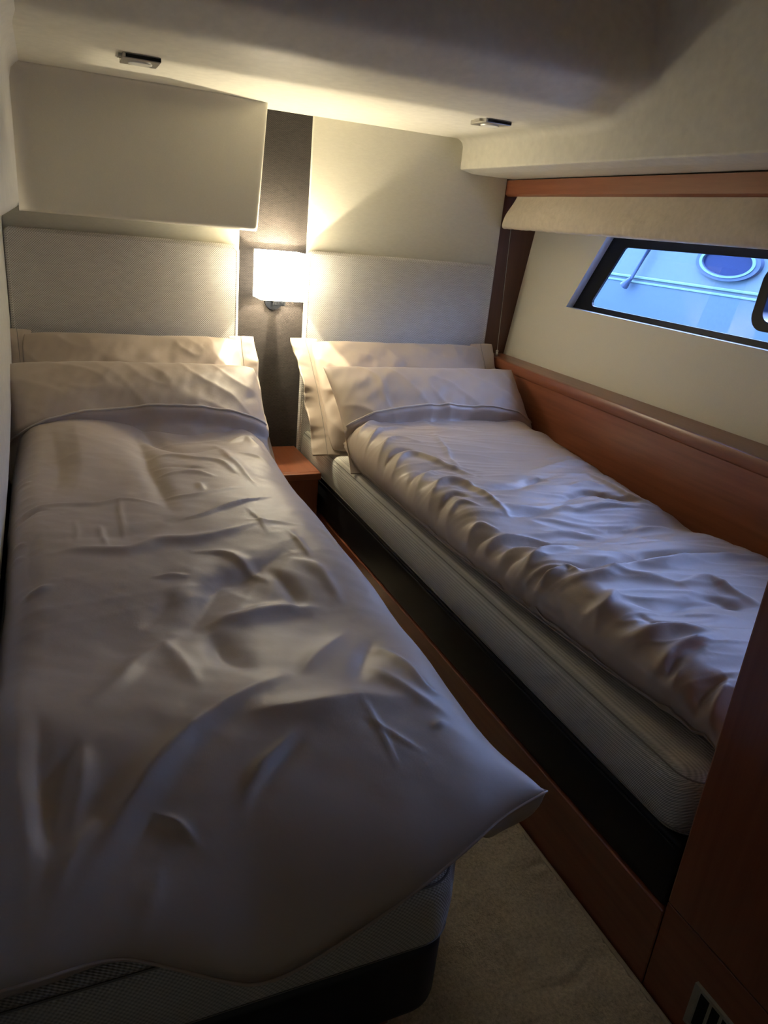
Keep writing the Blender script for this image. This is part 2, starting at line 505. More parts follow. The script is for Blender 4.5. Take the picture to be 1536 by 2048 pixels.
ybot[:Lp-9] = np.minimum(pr[:Lp-9, 0], 9); ybot = np.minimum.accumulate(ybot)
k0 = int(np.argmin(np.abs(pr[:, 0]-1.72)))
ybot[k0:] = np.linspace(ybot[k0], YFRONT, Lp-k0)
for i, p in enumerate(pr):
    row = [(x, p[0], p[1]) for x in (-.16, .0, .3, .6, .9, 1.15, XF-R)]
    for k in range(1, 8):
        a = PI/2*k/7
        q = p+off[i]*R*(1-math.cos(a))
        row.append((XF-R+R*math.sin(a), q[0], q[1]))
    q = q0[i]; b = V(ybot[i], 1.352)
    for t_ in (.25, .5, .75, 1.):
        c = q*(1-t_)+b*t_
        row.append((XF, c[0], c[1]))
    y = ybot[i]
    row += [(XF, y, 1.3495), (XF+.0015, y, 1.3455), (XF+.005, y, 1.3435), (XF+.008, y, 1.343), (XF+.045, y, 1.3365), (XF+.055, y, 1.335), (1.68, y, 1.335), (2.0, y, 1.335)]
    rows.append(row)
link('ceiling', *grid(np.array(rows)), M_ceil, smooth=True, kind='structure')
link('ceiling_deck', *box((-.35, YFRONT-.1, 2.06), (2.1, YB+.1, 2.12)), M_ceil, kind='structure').name = 'trim_2'

# hull liner with the window opening: a leaning plane, a parallelogram opening and its reveal
WZ0, WZ1 = .920, 1.166
def wy(z): return 2.273 - (z-.918)*.46                         # leaning left side of the opening
wy_near = .55
def LP(y, z, off=0): return (xliner(z)+off, y, z)
zl = [.66, WZ0, WZ1, 1.36]
def quad_strip(z0, z1, ya0, ya1, yb0, yb1, n=2):
    P = np.array([[LP(ya0*(1-s)+yb0*s, z0) for s in np.linspace(0, 1, n)],
                  [LP(ya1*(1-s)+yb1*s, z1) for s in np.linspace(0, 1, n)]])
    return grid(P)
parts = [quad_strip(.60, WZ0, YB, YB, YFRONT, YFRONT), quad_strip(WZ1, 1.40, YB, YB, YFRONT, YFRONT),
         quad_strip(WZ0, WZ1, YB, YB, wy(WZ0), wy(WZ1)), quad_strip(WZ0, WZ1, wy_near, wy_near, YFRONT, YFRONT)]
link('wall_right', *join(*parts), M_liner, kind='structure')
link('wall_right_outer', *join(box((1.80, YFRONT, -.1), (1.9, YB, .88)), box((1.80, YFRONT, 1.19), (1.9, YB, 2.1)),
     box((1.80, 2.48, .88), (1.9, YB, 1.19)), box((1.80, YFRONT, .88), (1.9, .50, 1.19))), M_white, kind='structure').name = 'trim_3'

# window: reveal, black surround, pane, opening hatch ring
win = empty('window_1', (1.76, 1.4, WZ0), 'slanted cabin window under the rolled blind', 'window')
win['kind'] = 'structure'; del win['category']; del win['label']
crn = [(wy(WZ0), WZ0), (wy(WZ1), WZ1), (wy_near, WZ1), (wy_near, WZ0)]
v = [LP(y, z) for y, z in crn] + [LP(y, z, .055) for y, z in crn]
link('reveal', v, [(i, (i+1) % 4, 4+(i+1) % 4, 4+i) for i in range(4)], plain_mat('reveal_white', (.80, .82, .86), .3), win)
def win_poly(pts, rad, seg=5): return round_poly(pts, rad, seg)
outer = [(wy(WZ0)+.02, WZ0-.012), (wy(WZ1)+.02, WZ1+.012), (wy_near-.02, WZ1+.012), (wy_near-.02, WZ0-.012)]
inner = [(2.185, .937), (2.088, 1.138), (wy_near+.04, 1.150), (wy_near+.04, .937)]
po = round_poly(outer, .004, 5); pi_ = round_poly(inner, .016, 5)
def frame_on_liner(po, pi_, o0, o1):
    n = len(po); v = []
    for off in (o0, o1):
        for P in (po, pi_): v += [LP(y, z, off) for y, z in P]
    f = []
    for i in range(n):
        j = (i+1) % n
        f += [(i, j, n+j, n+i), (2*n+i, 3*n+i, 3*n+j, 2*n+j), (i, 2*n+i, 2*n+j, j), (n+i, n+j, 3*n+j, 3*n+i)]
    return v, f
link('surround', *frame_on_liner(po, pi_, .030, .038), M_rubber, win)
pane = link('pane', [LP(y, z, .039) for y, z in outer], [(0, 1, 2, 3)], M_glass, win)
if pane.data.polygons[0].normal.x > 0: pane.data.flip_normals()
ho = round_poly([(1.490, .962), (1.497, 1.135), (.85, 1.135), (.85, .962)], .045, 8)
hi_ = round_poly([(1.458, .986), (1.464, 1.112), (.88, 1.112), (.88, .986)], .030, 8)
link('hatch_ring', *frame_on_liner(ho, hi_, .012, .0385), M_rubber, win, smooth=True)
ho2 = round_poly([(1.461, .983), (1.467, 1.115), (.877, 1.115), (.877, .983)], .032, 8)
hi2 = round_poly([(1.4565, .9875), (1.4625, 1.1105), (.8815, 1.1105), (.8815, .9875)], .0285, 8)
link('hatch_rim', *frame_on_liner(ho2, hi2, .010, .030), M_port, win, smooth=True)
for yc in (1.36, 1.05):
    link('hatch_latch', *box((xliner(.985)-.004, yc, .972), (xliner(.985)+.03, yc+.05, 1.003), .004), M_rubber, win)

# ------------------------------------------------------------------ wall panels behind the beds
o = link('wall_panel', *box((.590, YB-.006, .02), (.838, YB, ZS+.004), .001, 1), M_dark)
tag(o, 'dark brown woven fabric wall panel between the two headboards', 'wall panel')
o = link('wall_panel', *box((.828, YB-.014, .60), (1.588, YB, ZS+.004), .004), M_linen)
tag(o, 'cream linen wall panel above the right headboard', 'wall panel')
o = link('wall_panel', *box((-.109, YB-.012, .60), (.594, YB, 1.30), .004), M_linen)
tag(o, 'cream linen wall strip below the overhead locker', 'wall panel')
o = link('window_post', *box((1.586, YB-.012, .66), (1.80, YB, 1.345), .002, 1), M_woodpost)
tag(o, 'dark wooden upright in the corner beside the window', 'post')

# overhead locker: softly dished front, rounded free edges, running into the left liner
def locker():
    x0, z0, z1 = -.056, 1.078, ZS+.001
    us = np.concatenate([np.linspace(0, .12, 12), np.linspace(.14, .93, 30), np.linspace(.94, 1, 10)])
    vs = np.concatenate([np.linspace(0, .05, 8), np.linspace(.08, .85, 24), np.linspace(.87, 1, 12)])
    rows = []
    r = .014
    for vv in vs:
        z = z0+(z1-z0)*vv
        x1 = .622+.022*vv
        row = []
        for u in us:
            x = x0+(x1-x0)*u
            y = 2.452
            dl = x-x0
            if dl < .045: y -= .045-math.sqrt(max(0, .045**2-(.045-dl)**2))      # hollow towards the left liner
            dt = z1-z
            if dt < .05: y -= (.05-math.sqrt(max(0, .05**2-(.05-dt)**2)))*(1-min(1, max(0, (u-.8)/.18)))*.8
            dr, db = x1-x, z-z0
            for d in (dr, db):
                if d < r: y += r-math.sqrt(max(0, r*r-(r-d)**2))
            row.append((x, y, z))
        row.append((x1, YB, z))
        rows.append(row)
    bot = [(p[0], YB, z0) for p in rows[0]]
    rows = [bot]+rows+[[(p[0], YB, z1) for p in rows[-1]]]
    return grid(np.array(rows))
o = link('overhead_locker', *locker(), M_locker, smooth='all')
tag(o, 'cream overhead locker with rounded edges above the left bed', 'locker')

# headboards
def headboard(x0, x1, label, yfront=2.558):
    c = (x0+x1)/2
    t = empty('headboard', (c, YB, .30), label, 'headboard', 'headboards behind the beds')
    pts = round_poly([(x0, .30), (x1, .30), (x1, 1.030), (x0, 1.030)], [0, 0, .022, .022], 8)
    link('padded_panel', *prism(pts, 1, yfront, YB-.016, .010, 4), M_head, t, smooth=True)
    # raised double-stitched border seam along the top and sides
    q = round_poly([(x0+.010, .32), (x0+.010, 1.020), (x1-.010, 1.020), (x1-.010, .32)], [0, .016, .016, 0], 6)
    link('edge_piping', *tube([(a, yfront+.0015, b) for a, b in q], .0028, 6), M_head, t, smooth=True)
    return t
headboard(-.108, .590, 'light grey tweed headboard of the left bed under the overhead locker')
headboard(.822, 1.574, 'light grey tweed headboard of the right bed beside the wooden upright')

# ------------------------------------------------------------------ wall lamp
LX0, LX1, LY0, LY1, LZ0, LZ1 = .640, .792, 2.452, 2.575, .869, 1.021
lamp = empty('wall_lamp', ((LX0+LX1)/2, YB-.006, LZ0-.03), 'glowing white box-shaped wall lamp on the dark panel', 'lamp')
po = round_poly([(LX0, LY0), (LX1, LY0), (LX1, LY1), (LX0, LY1)], .006, 4)
pi_ = round_poly([(LX0+.003, LY0+.003), (LX1-.003, LY0+.003), (LX1-.003, LY1-.003), (LX0+.003, LY1-.003)], .004, 4)
link('lamp_shade', *ring_prism(po, pi_, 2, LZ0, LZ1), M_shade, lamp, smooth=True)
cx, cy = .716, 2.512
link('bulb_holder', *tube([(cx, cy, .848), (cx, cy, .850), (cx, cy, .868), (cx, cy, .870), (cx, cy, .905)], [.019, .021, .021, .0105, .0105], 24), M_rubber, lamp, smooth=True)
link('bracket', *join(tube([(cx, cy, .858), (cx, YB-.004, .858)], .009, 16),
     tube([(cx, YB-.018, .855), (cx, YB-.006, .855)], .030, 28)), M_rubber, lamp, smooth=True)
def uv_sphere(c, r, n=16, m=10, sz=1.):
    P = np.array([[(c[0]+r*math.sin(PI*i/m)*math.cos(2*PI*j/n), c[1]+r*math.sin(PI*i/m)*math.sin(2*PI*j/n), c[2]+sz*r*math.cos(PI*i/m)) for j in range(n+1)] for i in range(m+1)])
    return grid(P)
L = bpy.data.lights.new('lamp_light', 'POINT'); L.energy = 5.0; L.color = (1., .88, .62); L.shadow_soft_size = .004
lo = bpy.data.objects.new('lamp_light', L); COL.objects.link(lo); lo.location = (cx, cy, .962)

# ------------------------------------------------------------------ reading lights on the soffit
def soffit_light(x, y, label):
    t = empty('reading_light', (x, y, ZS), label, 'light', 'flat reading lights on the soffit')
    link('housing', *box((x-.042, y-.046, ZS-.011), (x+.042, y+.046, ZS+.001), .002, 2), M_steel, t)
    link('front_slot', *box((x-.036, y-.0475, ZS-.009), (x+.041, y-.0455, ZS-.002)), M_rubber, t)
    link('lens', *tube([(x, y+.004, ZS-.0105), (x, y+.004, ZS-.0135)], [.028, .026], 32), M_lens, t, smooth=True)
    link('end_tab', *box((x-.050, y-.020, ZS-.006), (x-.041, y+.010, ZS+.001), .001, 1), M_steel, t)
    return t
soffit_light(.232, 2.062, 'small flat metal reading light on the soffit near the overhead locker')
soffit_light(1.210, 2.105, 'small flat metal reading light on the soffit over the right bed')

# ------------------------------------------------------------------ right side woodwork
t = empty('side_panel', (xpanel(1.3), 1.3, .0), 'long reddish wooden panel with ledge beside the right bed', 'panel')
def ribbon(prof, ys, taper=True):
    """profile of (dx, z) swept along y, following the hull taper"""
    P = np.array([[((xpanel(y) if taper else 0)+a, y, z) for a, z in prof] for y in ys])
    return grid(P)
yy = np.linspace(YB-.014, .588, 24)
link('face_board', *ribbon([(.02, .05), (0, .05), (0, .655), (.003, .657), (.003, .660), (.02, .660), (.02, .05)], yy), M_woody, t, smooth=True)
lp = [(.003, .660), (-.003, .661), (-.004, .664), (-.004, .688), (-.002, .6925), (.002, .694), (.010, .6945), (9, .6945), (9, .660), (.003, .660)]
link('ledge', *grid(np.array([[(xpanel(y)+a if a < 9 else 1.6795, y, z) for a, z in lp] for y in yy])), M_woody, t, smooth=True)

o = link('pelmet_strip', *ribbon([(-.001, 1.280), (-.004, 1.283), (-.004, 1.330), (.012, 1.334), (.030, 1.334), (.030, 1.276), (.004, 1.276), (-.001, 1.280)], np.linspace(YB-.012, YFRONT, 24)), M_woody, smooth=True)
tag(o, 'reddish wooden strip under the soffit, above the rolled blind', 'trim')

# rolled roman blind
def blind():
    n, m = 220, 40
    y0, y1 = 2.515, .40
    rows = []
    for i in range(n):
        s = i/(n-1)
        y = y0+(y1-y0)*s
        row = []
        for j in range(m+1):
            a = j/m
            # loop: down the front, round the lower fold, up the back
            zt, zb = 1.2755, 1.163
            if a < .6:
                w = a/.6; z = zt+(zb+.012-zt)*w; x = .004-.020*math.sin(w*1.9)**1.3
            elif a < .75:
                w = (a-.6)/.15; ang = w*PI
                z = zb+.012-.012*math.sin(ang); x = -.014+.018*(1-math.cos(ang))/2*1.6
            else:
                w = (a-.75)/.25; z = zb+.012+(zt-zb-.012)*w; x = .015+.01*w
            k = min(1, a/.6)
            q = noise.noise(Vector((y*6, z*9, 3.1)))*.006+noise.noise(Vector((y*15+z*8, z*14, 7.7)))*.0035
            q += noise.noise(Vector((y*3.2+z*12, z*6-y*2, 23.)))*.008*k+.005*(1-abs(noise.noise(Vector((y*7-z*10, z*9, 29.)))))**5*k
            q += noise.noise(Vector((y*55, z*22, 1.2)))*.0022*k**3+.0012*k**4*math.sin(y*210+4*noise.noise(Vector((y*9, 0, 0))))
            yo = y+.055*k*(1-s)**8 if a <= .75 else y+.055*(1-(a-.75)/.25)*(1-s)**8
            zz = z+noise.noise(Vector((y*4, 2, 0)))*.003*k+noise.noise(Vector((y*38, 5, 0)))*.002*k**3
            row.append((xpanel(y)+x+q*(1 if a < .75 else .2), yo, zz))
        rows.append(row)
    v, f = grid(np.array(rows))
    f.append(tuple(range(m+1)))
    return v, f
bl = empty('roman_blind', (xpanel(1.5), 1.5, 1.16), 'gathered cream roman blind rolled up above the window', 'blind')
link('fabric', *blind(), M_blind, bl, smooth='all')
link('guide_wire', *tube([(1.607, 2.545, 1.17), (1.612, 2.525, .705)], .0011, 6), M_steel, bl)
link('wire_anchor', *join(tube([(1.612, 2.525, .6946), (1.612, 2.525, .712)], [.006, .0045], 12), uv_sphere((1.612, 2.525, .713), .0055, 12, 8)), M_steel, bl, smooth='all')

# partition at the foot of the right bed, with the air grille in its plinth
t = empty('wooden_partition', (XI+.3, -.15, 0), 'dark reddish wooden partition at the foot of the right bed', 'partition')
link('panel', *box((XI, YFRONT+.02, .188), (1.50, .583, 1.99), .003, 2), M_woodz, t)
link('plinth', *box((XI+.001, YFRONT+.02, 0), (1.50, .583, .186), .001, 1), M_woody, t)
g = empty('air_grille', (XI-.004, .40, .036), 'grey air grille low in the wooden partition beside the carpet', 'grille')
y0, y1, z0, z1 = .300, .497, .037, .119
link('frame', *ring_prism([(y0, z0), (y1, z0), (y1, z1), (y0, z1)], [(y0+.011, z0+.007), (y1-.011, z0+.007), (y1-.011, z1-.006), (y0+.011, z1-.006)], 0, XI-.005, XI+.001), M_vent, g)
link('grille_shade_plate', *box((XI-.0012, y0+.010, z0+.006), (XI+.0005, y1-.010, z1-.005)), M_recess_shade, g)  # flat near-black plate stands in for the shaded depth behind the bars
for k in range(8):
    yb = .466-.0195*k
    link('bar', *box((XI-.0042, yb-.0018, z0+.006), (XI-.0012, yb+.0018, z1-.005)), M_vent, g)
link('screw', *tube([(XI-.006, .487, .043), (XI-.0048, .487, .043)], .003, 12), M_steel, g)

# ------------------------------------------------------------------ bed bases and mattresses
def rounded_outline(pts, rad): return round_poly(pts, rad, 8)
YM = YB-.046
# right bed
t = empty('bed_base', (1.2, 1.55, 0), 'right bed base, black padded band over a reddish wooden plinth', 'bed base', 'bed bases')
link('plinth', *box((XI, .585, 0), (1.50, YM, .163), .002, 1), M_woody, t)
link('padded_band', *prism(rounded_outline([(XI+.004, .588), (1.52, .588), (1.58, YM), (XI+.004, YM)], [.01, .01, .01, .02]), 2, .164, .2895, .008), M_base, t, smooth=True)
link('piping', *tube([(XI+.0035, .60, .279), (XI+.0035, YM-.02, .279)], .0022, 6), M_base, t)
# left bed
LM = [(-.158, .562), (.405, .562), (.470, .66), (.590, 1.20), (.590, YM), (-.158, YM)]
t = empty('bed_base', (.2, 1.55, 0), 'left bed base, black padded band with rounded foot corner', 'bed base', 'bed bases')
link('plinth', *prism(rounded_outline([(-.158, .66), (.40, .66), (.44, .70), (.56, 1.22), (.56, YM), (-.158, YM)], .004), 2, .012, .150, .002), M_woodx, t, smooth=True)
link('padded_band', *prism(rounded_outline([(-.158, .572), (.41, .572), (.468, .67), (.585, 1.20), (.585, YM), (-.158, YM)], [.01, .05, .05, .1, .01, .01]), 2, .151, .2895, .022, 5), M_base, t, smooth=True)

def mattress(pts, rad, label, inset):
    """lofted block: rounded lower and upper rims, slightly bulging sides, a stitched seam along both rims"""
    z0, z1 = .290, .405
    base = rounded_outline(pts, rad)
    c = np.mean(base, 0)
    arr = np.array(base)
    # inward normals
    n = len(arr); nr = np.zeros_like(arr)
    for i in range(n):
        d = arr[(i+1) % n]-arr[i-1]; q = V(-d[1], d[0]); q /= np.linalg.norm(q)+1e-9
        nr[i] = q
    prof = [(.016, 0), (.006, .003), (.001, .010), (-.002, .03), (-.003, .058), (-.001, .085), (.003, .100), (.0065, .1035), (.012, .1085), (.022, .113), (.045, .115)]
    rows = [[(*(arr[i]+nr[i]*a), z0+b) for i in range(n)] for a, b in prof]
    v = [p for r in rows for p in r]; f = []
    for k in range(len(rows)-1):
        for i in range(n):
            j = (i+1) % n
            f.append((k*n+i, k*n+j, (k+1)*n+j, (k+1)*n+i))
    f.append(tuple(range(n))[::-1]); f.append(tuple(range((len(rows)-1)*n, len(rows)*n)))
    t = empty('mattress', (c[0], c[1], z0), label, 'mattress', 'mattresses')
    link('cover', v, f, M_matt, t, smooth=True)
    ring = [(*(arr[i]+nr[i]*.0062), z0+.1042) for i in range(n)]
    link('top_seam', *tube(ring+[ring[0]], .0016, 5, False), M_seam, t)
    ring = [(*(arr[i]-nr[i]*.0003), z0+.0125) for i in range(n)]
    link('bottom_seam', *tube(ring+[ring[0]], .0009, 5, False), M_seam, t)
    return t
mattress([(XI, .592), (1.522, .592), (1.583, YM), (XI, YM)], [.05, .02, .02, .03], 'pale grey woven mattress of the right bed, long side showing', 0)
mattress(LM, [.01, .05, .06, .15, .02, .01], 'pale grey woven mattress of the left bed, foot end showing under the duvet', 0)

# nightstand between the heads of the beds
t = empty('nightstand', (.70, 2.43, 0), 'small reddish wooden nightstand between the two beds under the lamp', 'nightstand')
link('cabinet', *box((.598, 2.285, 0), (.816, YB-.007, .305), .001, 1), M_woodz, t)
link('top_board', *box((.596, 2.288, .306), (.819, YB-.008, .327), .002, 2), M_woody, t)
link('front_edge', *box((.596, 2.266, .303), (.819, 2.2875, .3268), .003, 2), M_woodx, t)

# carpet in the aisle
def carpet():
    def patch(xlf, ya, yb):
        us = np.linspace(0, 1, 120); ys = np.arange(ya, yb+.001, .0055)
        U, Y = np.meshgrid(us, ys, indexing='ij'); x0 = xlf(Y); X = x0+(.8185-x0)*U
        Z = np.full_like(X, .004)
        for i in range(X.shape[0]):
            for j in range(X.shape[1]):
                if Y[i, j] < 1.2:
                    p = Vector((X[i, j]*70, Y[i, j]*70, 0))
                    Z[i, j] = .006+.0045*noise.noise(p*.7)+.0035*noise.noise(p*1.7)+.002*noise.noise(p*.2)
        return grid(np.dstack([X, Y, Z]))
    return patch(lambda Y: np.full_like(Y, .0), -.35, 2.262)
cp = empty('carpet', (.56, .9, 0), 'beige pile carpet on the narrow aisle floor', 'carpet')
link('pile', *carpet(), M_carpet, cp, smooth='all')
link('edge_binding', *tube([(.822, -.35, .003), (.822, 2.26, .003)], .0055, 8), M_bind, cp, smooth=True)

# ------------------------------------------------------------------ bedding
def curve_pts(P, n=10):
    """smooth curve through the measured points"""
    P = np.array(P); Q = np.vstack([2*P[0]-P[1], P, 2*P[-1]-P[-2]]); out = []
    for i in range(1, len(Q)-2):
        for k in range(n):
            t = k/n
            out.append(.5*((2*Q[i])+(-Q[i-1]+Q[i+1])*t+(2*Q[i-1]-5*Q[i]+4*Q[i+1]-Q[i+2])*t*t+(-Q[i-1]+3*Q[i]-3*Q[i+1]+Q[i+2])*t**3))
    out.append(P[-1]); return np.array(out)

def ridge_field(X, Y, folds):
    """sum of soft crests (positive) and hollows (negative) along measured fold lines"""
    H = np.zeros_like(X)
    wx = nz(X, Y, 13, 13, 61.)*.005; wy_ = nz(X, Y, 13, 13, 67.)*.005
    Xw, Yw = X+wx, Y+wy_
    for q, (pts, amp, w) in enumerate(folds):
        P = curve_pts(pts, 6); w = w/1000.
        seg = P[1:]-P[:-1]; ln = np.linalg.norm(seg, axis=1)+1e-9; cum = np.concatenate([[0], np.cumsum(ln)]); tot = cum[-1]
        lo, hi = P.min(0)-w*4-.02, P.max(0)+w*4+.02
        M = (X > lo[0]) & (X < hi[0]) & (Y > lo[1]) & (Y < hi[1])
        if not M.any(): continue
        x, y = Xw[M], Yw[M]
        best = np.full(x.shape, 1e9); arc = np.zeros_like(x); side = np.zeros_like(x)
        for k in range(len(seg)):
            dx, dy = x-P[k, 0], y-P[k, 1]
            tt = np.clip((dx*seg[k, 0]+dy*seg[k, 1])/(ln[k]**2), 0, 1)
            d2 = (dx-tt*seg[k, 0])**2+(dy-tt*seg[k, 1])**2
            m = d2 < best
            side = np.where(m, np.sign(seg[k, 0]*dy-seg[k, 1]*dx), side)
            best = np.where(m, d2, best); arc = np.where(m, cum[k]+tt*ln[k], arc)
        env = np.clip(np.sin(PI*(.04+.92*arc/tot)), 0, 1)
        # one flank steeper than the other, narrower towards the ends
        lean = .25*math.sin(q*2.4)
        ww = w*(.55+.45*env)*(1+lean*side)
        d = np.sqrt(best)/ww
        H[M] += amp/1000.*env*(.66*np.exp(-d*d)+.34*np.exp(-d*1.5))
    return H

def nz(X, Y, sx, sy, seed, rot=0.):
    c, s = math.cos(rot), math.sin(rot)
    A = (X*c+Y*s)*sx; B = (-X*s+Y*c)*sy
    out = np.empty(X.size); a = A.ravel(); b = B.ravel()
    f = noise.noise
    for i in range(X.size): out[i] = f(Vector((a[i], b[i], seed)))
    return out.reshape(X.shape)

def edge(d, r):
    q = 1-np.clip(d/r, 0, 1)
    return np.sqrt(np.clip(1-q*q, 0, 1))

def smooth01(x): x = np.clip(x, 0, 1); return x*x*(3-2*x)

def spaced(n, e0, e1, p=.35):
    """parameter 0..1, denser near both ends"""
    t = np.linspace(0, 1, n)
    return t*(1-p)+p*(.5-.5*np.cos(PI*t))

def duvet(name, cfg, label, group):
    u = spaced(cfg['nu'], 0, 0, .75); v = spaced(cfg['nv'], 0, 0, .6)
    U, Vv = np.meshgrid(u, v, indexing='xy')                   # rows follow v
    def soft_tab(tab):
        g = np.linspace(-.1, 1.1, 481); q = np.interp(g, *tab)
        for _ in range(260): q[1:-1] = .25*q[:-2]+.5*q[1:-1]+.25*q[2:]
        return np.interp(U, g, q)
    yh = soft_tab(cfg['head_y']); yf = soft_tab(cfg['foot_y'])
    Y = yh+(yf-yh)*Vv
    def smooth_interp(y, tab):
        ys, xs = np.array(tab[0]), np.array(tab[1])
        q = np.zeros_like(y)
        for d in (-.05, -.025, 0, .025, .05): q += np.interp(y+d, ys, xs)
        return q/5
    xl = smooth_interp(Y, cfg['left']); xr = smooth_interp(Y, cfg['right'])
    X = xl+(xr-xl)*U
    if 'tip' in cfg:
        tx, ty, rr = cfg['tip']
        w = np.exp(-(((1-U)*.7/rr)**2+((1-Vv)*1.7/rr)**2))
        X = X+w*tx; Y = Y+w*ty
    dl, dr = (X-xl), (xr-X)
    if 'tip' in cfg: dl, dr = U*(xr-xl), (1-U)*(xr-xl)
    dh, df = Vv*np.abs(yf-yh), (1-Vv)*np.abs(yf-yh)
    hemside = np.where(U < .5, cfg['hem'][0], cfg['hem'][1])
    kside = smooth01((U-.2)/.6); hemside = cfg['hem'][0]*(1-kside)+cfg['hem'][1]*kside
    zf = soft_tab(cfg['foot_z'])
    wf = smooth01(1-df/.40)
    zh = hemside*(1-wf)+zf*wf
    E = edge(dl, cfg['r'][0])*edge(dr, cfg['r'][1])*edge(dh, cfg['r'][2])*edge(df, cfg['r'][3])
    crown = cfg['crown'](X, Y, U, Vv)
    f = ridge_field(X, Y, cfg['folds'])*cfg.get('gain', 1.)
    f += cfg['noise'](X, Y)
    Em = np.clip(E, 0, 1)**.6
    Z = zh+(crown-zh)*E+f*Em
    # small waves along the open edges
    wob = nz(X, Y, 9, 9, 5.5)*.008
    X = X+wob*(1-E)*np.where(U < .5, 1, 1)*cfg.get('wob', 1.)
    tk = cfg.get('tuck', (0, 0))
    X = X+tk[0]*(1-edge(dl, .06))**2*edge(df, .12)-tk[1]*(1-edge(dr, .06))**2*edge(df, .12)
    zm = cfg['under'](X, Y)
    Z = np.maximum(Z, zm+.012)
    inn = np.minimum(np.minimum(dl, dr), np.minimum(dh, df))
    qb = 1-np.clip(inn/.07, 0, 1)
    B = zm+(np.maximum(Z, zm)-zm)*np.where(qb >= 1, 1, (1-np.sqrt(np.clip(1-qb*qb, 0, 1))))
    top = np.dstack([X, Y, Z]); bot = np.dstack([X, Y, B])
    n, m = X.shape
    vt, ft = grid(top); vb, fb = grid(bot)
    verts = vt+vb; off = n*m
    faces = [tuple(q) for q in ft]+[tuple(i+off for i in q[::-1]) for q in fb]
    c = (float(X.mean()), float(Y.mean()), .41)
    t = empty(name, c, label, 'duvet', group)
    link('cover', verts, faces, M_duvet, t, smooth='all')
    # corded edge seam
    ringidx = [(0, j) for j in range(0, m, 3)]+[(i, m-1) for i in range(0, n, 3)]+[(n-1, j) for j in range(m-1, -1, -3)]+[(i, 0) for i in range(n-1, -1, -3)]
    pts = [top[i, j] for i, j in ringidx]
    cl = [pts[0]]
    for p in pts[1:]:
        if np.linalg.norm(p-cl[-1]) > .004: cl.append(p)
    link('edge_seam', *tube(cl, .0022, 5), M_duvet, t, smooth='all')
    return t, (X, Y, Z)

def mat_top(inside, z_in=.4085, drop=.05):
    def fn(X, Y):
        return z_in-drop*smooth01(inside(X, Y)/.05)+.05*smooth01((Y-2.03)/.15)
    return fn

# left duvet
def crownL(X, Y, U, W):
    h = .522+.0*X
    h = h+.036*np.exp(-((X-.055)/.13)**2-((Y-2.04)/.22)**2)+.012*np.exp(-((Y-2.15)/.09)**2)
    h = h-.012*np.exp(-((X-.33)/.14)**2-((Y-2.08)/.12)**2)
    h = h+.012*np.exp(-((Y-1.35)/.25)**2)-.014*np.exp(-((Y-1.02)/.12)**2)+.012*np.exp(-((Y-.80)/.16)**2)
    return h
def noiseL(X, Y):
    return nz(X, Y, 4, 3, 1.3)*.010+nz(X, Y, 12, 6, 2.2, .5)*.0034+nz(X, Y, 34, 15, 4.1, .9)*.0009+(.0016*(1-np.abs(nz(X, Y, 2.2, 15, 8.3, .12)))**6+.0010*(1-np.abs(nz(X, Y, 3, 17, 28.3, .95)))**6+.0004*(1-np.abs(nz(X, Y, 4, 22, 38.3, -.75)))**6)*(.25+.75*smooth01((Y-.75)/.5))*np.clip(.6+1.2*nz(X, Y, 4, 4, 71.), 0, 1.3)
left_inside = lambda X, Y: np.maximum(.585-Y, X-np.interp(Y, [.56, .66, 1.2, 2.6], [.43, .46, .585, .585]))
cfgL = dict(nu=190, nv=420, folds=FOLDS_LEFT, gain=1.15,
    head_y=([0, .12, .28, .36, .5, .75, .9, 1], [2.205, 2.235, 2.23, 2.20, 2.185, 2.19, 2.165, 2.10]),
    foot_y=([0, .1, .2, .35, .5, .7, .85, 1], [.555, .55, .56, .535, .53, .545, .575, .622]),
    foot_z=([0, .1, .22, .34, .42, .55, .70, .85, 1], [.44, .447, .437, .395, .363, .392, .425, .445, .458]),
    left=([.5, 1.0, 1.25, 1.6, 2.3], [-.112, -.106, -.100, -.107, -.105]),
    right=([.55, .62, .68, .77, .93, 1.07, 1.23, 1.52, 1.72, 1.92, 2.1, 2.27], [.545, .545, .537, .532, .545, .549, .545, .556, .560, .572, .585, .585]),
    tip=(.018, -.012, .05), hem=(.455, .45), r=(.07, .10, .038, .30), crown=crownL, noise=noiseL, under=mat_top(left_inside), wob=.5, tuck=(0, .02))
dL, SL = duvet('duvet', cfgL, 'rumpled taupe duvet on the left bed hanging over its foot end', 'taupe duvets')

